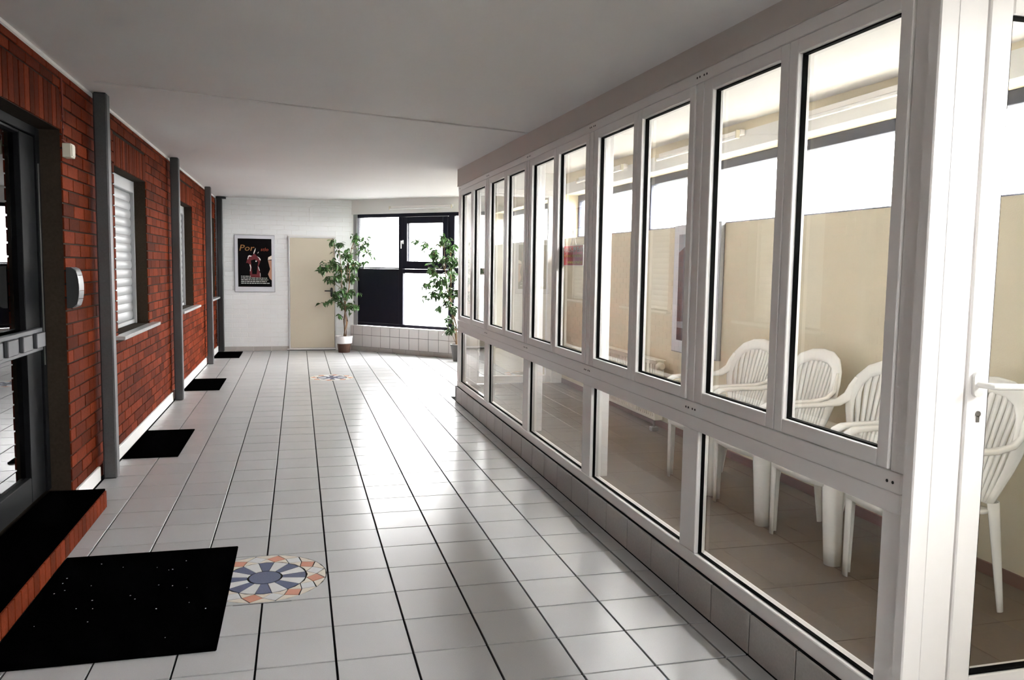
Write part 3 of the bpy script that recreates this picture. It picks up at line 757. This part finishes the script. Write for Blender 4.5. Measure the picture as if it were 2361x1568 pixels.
P(MB().prism([(1.95+.009*math.cos(a), 1.117+.009*math.sin(a)) for a in [2*PI*k/14 for k in range(14)]], YD-.0075, YD-.0042, 'y').box(1.9455, 1.9545, YD-.0075, YD-.0042, 1.092, 1.112), 'lock_cylinder', 'chrome', d3, O3)

# glazed door at the far end of the room
d4 = empty('door_4', (2.4, YE, ZR)); O4 = (2.4, YE, ZR)
tag(d4, 'white glazed end door at the far side of the chair room', 'door', kind='structure')
P(B(XP+.125, 1.975, YE-.04, YE+.03, .168, 2.415, b=.003), 'jamb_post', 'white_lacquer', d4, O4)
P(B(2.875, 2.998, YE-.04, YE+.03, .168, 2.415, b=.003), 'jamb_post', 'white_lacquer', d4, O4)
P(B(1.977, 2.873, YE-.04, YE+.03, 2.36, 2.415, b=.003), 'head', 'white_lacquer', d4, O4)
P(MB().box(1.98, 2.0, YE-.03, YE+.02, .19, 2.357, b=.003).box(2.8, 2.87, YE-.03, YE+.02, .19, 2.357, b=.003).box(2.001, 2.799, YE-.03, YE+.02, .19, .275, b=.003).box(2.001, 2.799, YE-.03, YE+.02, 2.335, 2.357, b=.003), 'leaf_frame', 'white_lacquer', d4, O4)
P(B(2.001, 2.799, YE-.008, YE-.002, .276, 2.334), 'pane', 'glass', d4, O4)
P(B(XP+.125, 2.998, YE-.03, YE+.02, .001, .1655), 'kerb', 'kerbtile', d4, O4)
P(B(XP+.121, 2.999, YE-.04, YE+.03, 2.416, 2.66), 'upper_panel', 'wpaint', d4, O4)

# ---------------------------------------------------------------- fluorescent lamps
def lamp(loc, rz, length, label, group):
    o = empty('fluorescent_lamp', loc, rz); tag(o, label, 'lamp', group=group)      # local x along the lamp, local -y away from the wall
    B(-length/2, length/2, -.045, -.001, .012, .05, b=.004).build('housing', 'white_lacquer', o)
    for e in (-1, 1):
        B(e*length/2-.014 if e > 0 else e*length/2-.004, e*length/2+.004 if e > 0 else e*length/2+.014, -.075, -.046, -.012, .045, b=.003).build('lamp_holder', 'ivory', o)
    MB().tube([(-length/2+.016, -.06, 0.0), (length/2-.016, -.06, 0.0)], .013, 10).build('tube', 'tube', o, smooth=True)
lg = 'fluorescent lamps above the high windows'
lamp((XO-.0065, 3.72, 2.435), -PI/2, 1.3, 'white fluorescent batten over the window above the chairs, nearest the door', lg)
lamp((XO-.0065, 5.80, 2.45), -PI/2, 1.32, 'white fluorescent batten over the window above the wall poster', lg)
lamp((XO-.0065, 7.86, 2.46), -PI/2, 1.28, 'white fluorescent batten over the window at the far end of the glazed room', lg)
bl = (BO[0]+.7071*1.55+.7071*.0185, BO[1]-.7071*1.55+.7071*.0185, 2.495)
lamp(bl, BR, 1.3, 'white fluorescent batten above the dark bay window', lg)

# ---------------------------------------------------------------- radiator
ra = empty('radiator', (2.9, 6.83, ZR)); tag(ra, 'cream panel radiator low on the cream wall in the glazed room', 'radiator')
RY = .625
B(-.03, .045, -RY, RY, .09, .588, b=.006).build('panel', 'radiator', ra)
fm = B(-.012, 0, -.009, .009, 0, .44, b=.004).mesh('fin', 'radiator')
for k in range(30): link('fin', fm, ra, (-.0305, -RY+.04+k*.0403, .12))
B(-.042, .055, -RY-.003, RY+.003, .5885, .597, b=.002).build('top_grille', 'radiator', ra)
MB().tube([(-.02, -RY-.001, .555), (-.02, -RY-.03, .555)], .012, 10).build('valve_body', 'chrome', ra, smooth=True)
kn = MB().tube([(-.02, -RY-.031, .555), (-.02, -RY-.04, .555), (-.02, -RY-.085, .555), (-.02, -RY-.1, .555)], [.02, .031, .031, .024], 14)
kn.build('thermostat_knob', 'ivory', ra, smooth=True)
MB().tube([(-.02, -RY+.03, .0895), (-.02, -RY+.03, .0)], .01, 8).build('pipe', 'chrome', ra, smooth=True)
B(-.05, .01, -RY, -RY+.06, .0, .035, b=.004).build('pipe_collar', 'chrome', ra)
for s_ in (-1, 1): B(.046, .0985, s_*.4-.02, s_*.4+.02, .2, .5).build('bracket', 'radiator', ra)

# ---------------------------------------------------------------- poster in the glazed room
p2 = empty('framed_poster', (XO, 5.755, .865)); tag(p2, 'tall silver framed dark poster on the cream wall behind the chairs', 'poster')
B(-.035, -.001, -.378, .378, 0, 1.02, b=.002).build('frame', 'silver', p2)
B(-.037, -.0352, -.37, .37, .008, 1.012).build('mount_board', 'passep', p2)
pr2 = B(-.038, -.0371, -.29, .285, .10, .945).build('print', 'maroonprint', p2)
MB().prism([(-.29, .945), (.285, .945), (.285, .80), (.15, .86), (-.05, .80), (-.19, .76), (-.29, .84)], -.0386, -.0381, 'x').build('print_sky', 'greyprint', pr2)
MB().prism([(-.285, .20), (.28, .20), (.28, .25), (-.285, .27)], -.0386, -.0381, 'x').build('print_band', 'greyprint', pr2)
MB().box(-.0386, -.0381, -.25, -.02, .155, .185).box(-.0386, -.0381, -.25, -.10, .115, .135).build('text_lines', 'whiteprint', pr2)

# ---------------------------------------------------------------- plastic chairs
def bx(x, v): return Vector((x, .17+.13*v-.75*x*x*(.3+.7*min(1, v*1.6)), .40+.485*v))
def make_chair():
    r = empty('plastic_chair')
    # seat shell
    pf = [(-.252, .365, .205), (-.250, .40, .212), (-.235, .425, .217), (-.18, .430, .218), (-.05, .418, .213), (.08, .404, .20), (.17, .40, .17)]
    rows = [[(hw*t, y, z-.012*(1-t*t)) for t in (-1, -.75, -.4, 0, .4, .75, 1)] for y, z, hw in pf]
    o = MB().grid(rows).build('seat', 'plastic', r, smooth='all'); md = o.modifiers.new('shell', 'SOLIDIFY'); md.thickness = .012
    # rim of the backrest
    half = [(.135, .02), (.165, .18), (.195, .34), (.217, .48), (.226, .60), (.222, .70), (.200, .82), (.155, .92), (.085, .975), (0, .99)]
    path = [(-x, v) for x, v in half] + [(x, v) for x, v in reversed(half[:-1])]
    pts = [bx(x, v) for x, v in path]; sides = []
    for i in range(len(pts)):
        t = (pts[min(i+1, len(pts)-1)]-pts[max(i-1, 0)]).normalized(); n = Vector((0, -1, .27)); sides.append(t.cross(n))
    nw = len(pts); aa = [.016+.023*min(1, max(0, (path[i][1]-.15)/.6)) for i in range(nw)]
    MB().sweep(pts, sides, aa, [.011]*nw, 10).build('back_rim', 'plastic', r, smooth='all')
    # ribs
    def inner(x):
        for i in range(len(half)-1):
            pass
        lo, hi = 0.02, .955
        ax = abs(x)
        for q in range(200):
            v = .985-q*.005
            for i in range(len(half)-1):
                (x0, v0), (x1, v1) = half[i], half[i+1]
                if min(v0, v1) <= v <= max(v0, v1) and v >= .6:
                    xx = x0+(x1-x0)*((v-v0)/(v1-v0) if v1 != v0 else 0)
                    if xx-.018 >= ax: return v-.02
        return .6
    for k in range(11):
        u = (k-5)/5
        xt, xb = u*.185, u*.118
        vt = inner(xt); rows = []
        for q in range(9):
            v = .02+(vt-.02)*q/8; x = xb+(xt-xb)*min(1, q/8*1.15); w = .0092+.006*q/8
            a, b = bx(x-w, v), bx(x+w, v); rows.append([a, b])
        o = MB().grid(rows).build('rib', 'plastic', r, smooth='all'); md = o.modifiers.new('shell', 'SOLIDIFY'); md.thickness = .008
    for s in (-1, 1):
        A = [(s*.245, -.235, .60), (s*.250, -.225, .638), (s*.252, -.19, .655), (s*.254, -.08, .66), (s*.252, .06, .66), (s*.245, .15, .672), (s*.236, .205, .705), (s*.226, .225, .755), (s*.214, .245, .80)]
        sd = [(s, 0, 0)]*5+[(s, -.2, .3), (s, -.5, .5), (s*.8, -.6, .2), (s*.7, -.6, .2)]
        MB().sweep(A, sd, [.026, .027, .027, .027, .027, .027, .028, .026, .02], [.012, .013, .013, .012, .012, .012, .012, .011, .009], 10).build('armrest', 'plastic', r, smooth='all')
        rows = []
        for q in range(9):                                   # front leg: quarter-round shell from floor to armrest
            t = q/8; z = .63*t; R_ = .040+.022*t; cx, cyy = s*(.215-.02*t+.012*(1-t)), -.188+.0*t
            rows.append([(cx+s*R_*math.cos(a), cyy-R_*math.sin(a), z) for a in [math.radians(-25+140*k/8) for k in range(9)]])
        o = MB().grid(rows).build('leg', 'plastic', r, smooth='all'); md = o.modifiers.new('shell', 'SOLIDIFY'); md.thickness = .006
        rows = []
        for q in range(7):
            t = q/6; z = .43*t; R_ = .026+.026*t; cx, cyy = s*(.225-.085*t), .15-.005*t
            rows.append([(cx+s*R_*math.cos(a), cyy+R_*math.sin(a), z) for a in [math.radians(-35+150*k/7) for k in range(8)]])
        o = MB().grid(rows).build('leg', 'plastic', r, smooth='all'); md = o.modifiers.new('shell', 'SOLIDIFY'); md.thickness = .006
    return r
ch = make_chair()
def copy_tree(o, parent=None):
    c = o.copy(); COL.objects.link(c)
    if parent: c.parent = parent
    for k in list(o.children): copy_tree(k, c)
    return c
spots = [(2.575, 4.0, 0, 'second white plastic armchair from the glazed near door'), (2.575, 4.605, 3, ''), (2.575, 3.405, 0, ''), (2.57, 2.81, -1, '')]
clabels = ['white ribbed plastic armchair standing between its row neighbours, third from the near glazed door', 'white ribbed plastic armchair at the poster end of the row, next to the radiator', 'white ribbed plastic armchair second from the near glazed door, half behind the white end post', 'white ribbed plastic armchair seen through the near glazed door, behind its lever handle']
for k, (x, y, a, _) in enumerate(spots):
    c = ch if k == 0 else copy_tree(ch)
    c.location = (x, y, ZR); c.rotation_euler = (0, 0, math.radians(-90+a))
    tag(c, clabels[k], 'chair', group='white plastic chairs along the cream wall')

# ---------------------------------------------------------------- hanging sign behind a casement
sg = empty('hanging_sign', (XP+.085, 5.365, 1.548)); tag(sg, 'red HAUS-39 sign hanging on a cord behind the partition glass', 'sign')
B(-.002, .002, -.213, .213, 0, .138).build('board', 'whiteprint', sg)
B(-.0026, -.0021, -.208, .208, .003, .135).build('red_face', 'signred', sg)
R_ = (PI/2, 0, -PI/2)
text('lettering', 'HAUS-39 Exkl', .05, (-.0035, .2, .092), R_, 'whiteprint', sg, .395)
text('lettering', 'www.nrwdom', .04, (-.0035, .175, .056), R_, 'signyellow', sg, .36)
text('lettering', 'www.nrwl.n', .04, (-.0035, .11, .012), R_, 'signyellow', sg, .30)
MB().tube([(0, -.06, .139), (0, -.005, .215), (-.002, .0, .232)], .002, 5).tube([(0, .06, .139), (0, .01, .2), (-.002, .0, .232)], .002, 5).build('cord', 'whiteprint', sg)
MB().lathe([(.0, 0), (.018, .002), (.014, .006), (.004, .012), (.0, .012)], n=14).build('suction_cup', 'glass', sg)
h = sg.children[-1]; h.rotation_euler = (0, PI/2, 0); h.location = (-.042, 0, .25)
MB().tube([(-.03, 0, .25), (-.012, 0, .25), (-.004, 0, .243), (-.003, 0, .233), (-.008, 0, .228)], .0025, 6).build('hook', 'chrome', sg, smooth=True)

# ---------------------------------------------------------------- ficus trees
lm = MB()
lf = [(0, 0, 0), (.014, .013, -.004), (.036, .0185, -.006), (.060, .012, -.012), (.082, 0, -.024)]
rows = [[(x, -w, z+.005*(w > 0)), (x, 0, z), (x, w, z+.005*(w > 0))] for x, w, z in lf]
lm.grid(rows); leaf_me = lm.mesh('leaf', 'leaf', smooth='all', recalc=False)
def ficus(name, loc, label, zx, zy, clusters, trunks, pot, seed):
    rnd = random.Random(seed)
    r = empty(name, loc); tag(r, label, 'potted tree', group='artificial ficus trees before the bay window')
    def W(X, Y): return (X-zx)*.00197, .29-(Y-zy)*.00197
    pot(r)
    tb = MB()
    for tpts in trunks:
        tb.tube([(W(X, Y)[0], dy, W(X, Y)[1]) for X, Y, dy in tpts], [.013-.008*i/(len(tpts)-1) for i in range(len(tpts))], 7)
    tb.build('trunk', 'bark', r, smooth=True)
    tw = MB(); mass = MB(); cnt = 0
    tot = sum(c[3] for c in clusters); spine = [(W(X, Y)[0], dy, W(X, Y)[1]) for tpts in trunks for X, Y, dy in tpts]
    for (X, Y, R, n) in clusters:
        cx, cz = W(X, Y); rr = R*.00197; cy_ = rnd.uniform(-.16, .10)
        base = min(spine, key=lambda p: (p[0]-cx)**2+(p[2]-cz+.12)**2)
        mid = ((base[0]+cx)/2, (base[1]+cy_)/2, (base[2]+cz)/2+.03)
        tw.tube([base, mid, (cx, cy_, cz)], [.005, .0035, .002], 5)
        nn = max(3, int(n*1100/tot)); subs = []
        for s_ in range(max(2, nn//6)):
            e = (cx+rnd.gauss(0, rr*.55), cy_+rnd.gauss(0, .06), cz+rnd.gauss(0, rr*.5)); subs.append(e)
            tw.tube([(cx, cy_, cz), e], [.0018, .001], 4)
        for q in range(nn):
            e = subs[q % len(subs)]; t = rnd.uniform(.25, 1.1)
            p = Vector((cx, cy_, cz)).lerp(Vector(e), t)+Vector((rnd.gauss(0, .012), rnd.gauss(0, .012), rnd.gauss(0, .012)))
            az = rnd.uniform(0, 2*PI); dr = rnd.uniform(-.1, 1.2)
            Mx = Matrix.Translation(p) @ Matrix.Rotation(az, 4, 'Z') @ Matrix.Rotation(dr, 4, 'Y') @ Matrix.Rotation(rnd.uniform(-.8, .8), 4, 'X') @ Matrix.Scale(rnd.uniform(.8, 1.25), 4)
            if cnt < 300:
                o = link('leaf', leaf_me, r); o.matrix_local = Mx; cnt += 1
            else: mass.add([Mx @ Vector(v) for v in lm.v], lm.f)
    tag(tw.build('twigs', 'bark', r), kind='stuff')
    if mass.v: tag(mass.build('foliage', 'leaf_field', r, smooth='all', recalc=False), kind='stuff')
def pot1(r):
    MB().lathe([(.098, .001), (.112, .10), (.122, .20), (.118, .20), (.1, .19)], n=24).build('pot', 'brownpot', r, smooth=True)
    MB().lathe([(.124, .155), (.138, .165), (.142, .25), (.150, .285), (.140, .29), (.124, .27), (.124, .20)], n=24).build('wrap', 'wpaint', r, smooth=True)
    MB().lathe([(.001, .28), (.08, .285), (.13, .275), (.123, .24), (.001, .24)], n=18).build('soil', 'soil', r, smooth=True)
def pot2(r):
    MB().lathe([(.055, .001), (.075, .12), (.10, .25), (.108, .262), (.108, .275), (.092, .275), (.088, .24)], n=24).build('pot', 'greypot', r, smooth=True)
    MB().lathe([(.001, .262), (.086, .26), (.086, .241), (.001, .241)], n=18).build('soil', 'soil', r, smooth=True)
ficus('potted_ficus', (.765, 14.50, 0), 'leafy ficus tree in white-wrapped brown pot beside the beige door', 365, 1310,
      [(470, 445, 55, 16), (545, 500, 75, 18), (590, 570, 50, 8), (325, 500, 45, 12), (250, 490, 40, 8), (390, 600, 95, 34), (300, 680, 85, 34), (190, 710, 65, 22), (440, 690, 85, 34), (310, 780, 85, 32), (215, 820, 45, 10), (420, 790, 55, 18), (540, 660, 55, 10), (350, 920, 70, 22), (290, 960, 60, 16), (430, 915, 45, 12), (215, 1010, 50, 7), (335, 1010, 50, 14), (405, 1040, 50, 14), (455, 1030, 35, 8), (330, 1130, 25, 6)],
      [[(372, 1318, 0), (366, 1180, .02), (378, 1060, -.01), (350, 900, .01), (345, 740, 0), (330, 600, 0)], [(365, 1318, .02), (385, 1200, -.02), (370, 1060, .02), (410, 880, 0), (415, 700, -.02), (430, 540, 0), (470, 450, 0)], [(380, 1318, -.02), (395, 1180, 0), (375, 1050, -.02), (385, 950, .02), (395, 820, .03), (400, 640, .02)]], pot1, 3)
ficus('potted_ficus', (2.47, 12.93, 0), 'leafy ficus tree in dark grey pot before the bay window, partly behind the partition end', 1392, 1300,
      [(1280, 475, 50, 18), (1340, 515, 60, 22), (1135, 500, 45, 9), (1065, 470, 25, 4), (1200, 570, 75, 24), (1300, 610, 75, 28), (1180, 715, 50, 16), (1250, 790, 85, 34), (1150, 815, 45, 12), (1205, 890, 60, 16), (1280, 890, 55, 20), (1350, 740, 70, 28), (1245, 1000, 45, 10), (1325, 1100, 35, 10), (1325, 1195, 40, 14), (1390, 880, 50, 14), (1140, 915, 25, 4), (1390, 620, 50, 12), (1360, 1000, 45, 12), (1310, 960, 40, 12)],
      [[(1395, 1310, 0), (1370, 1170, .02), (1345, 1020, 0), (1310, 860, 0), (1290, 700, 0), (1280, 520, 0)], [(1390, 1310, .02), (1385, 1150, -.01), (1340, 980, .02), (1340, 800, 0), (1330, 620, 0), (1345, 520, 0)]], pot2, 5)
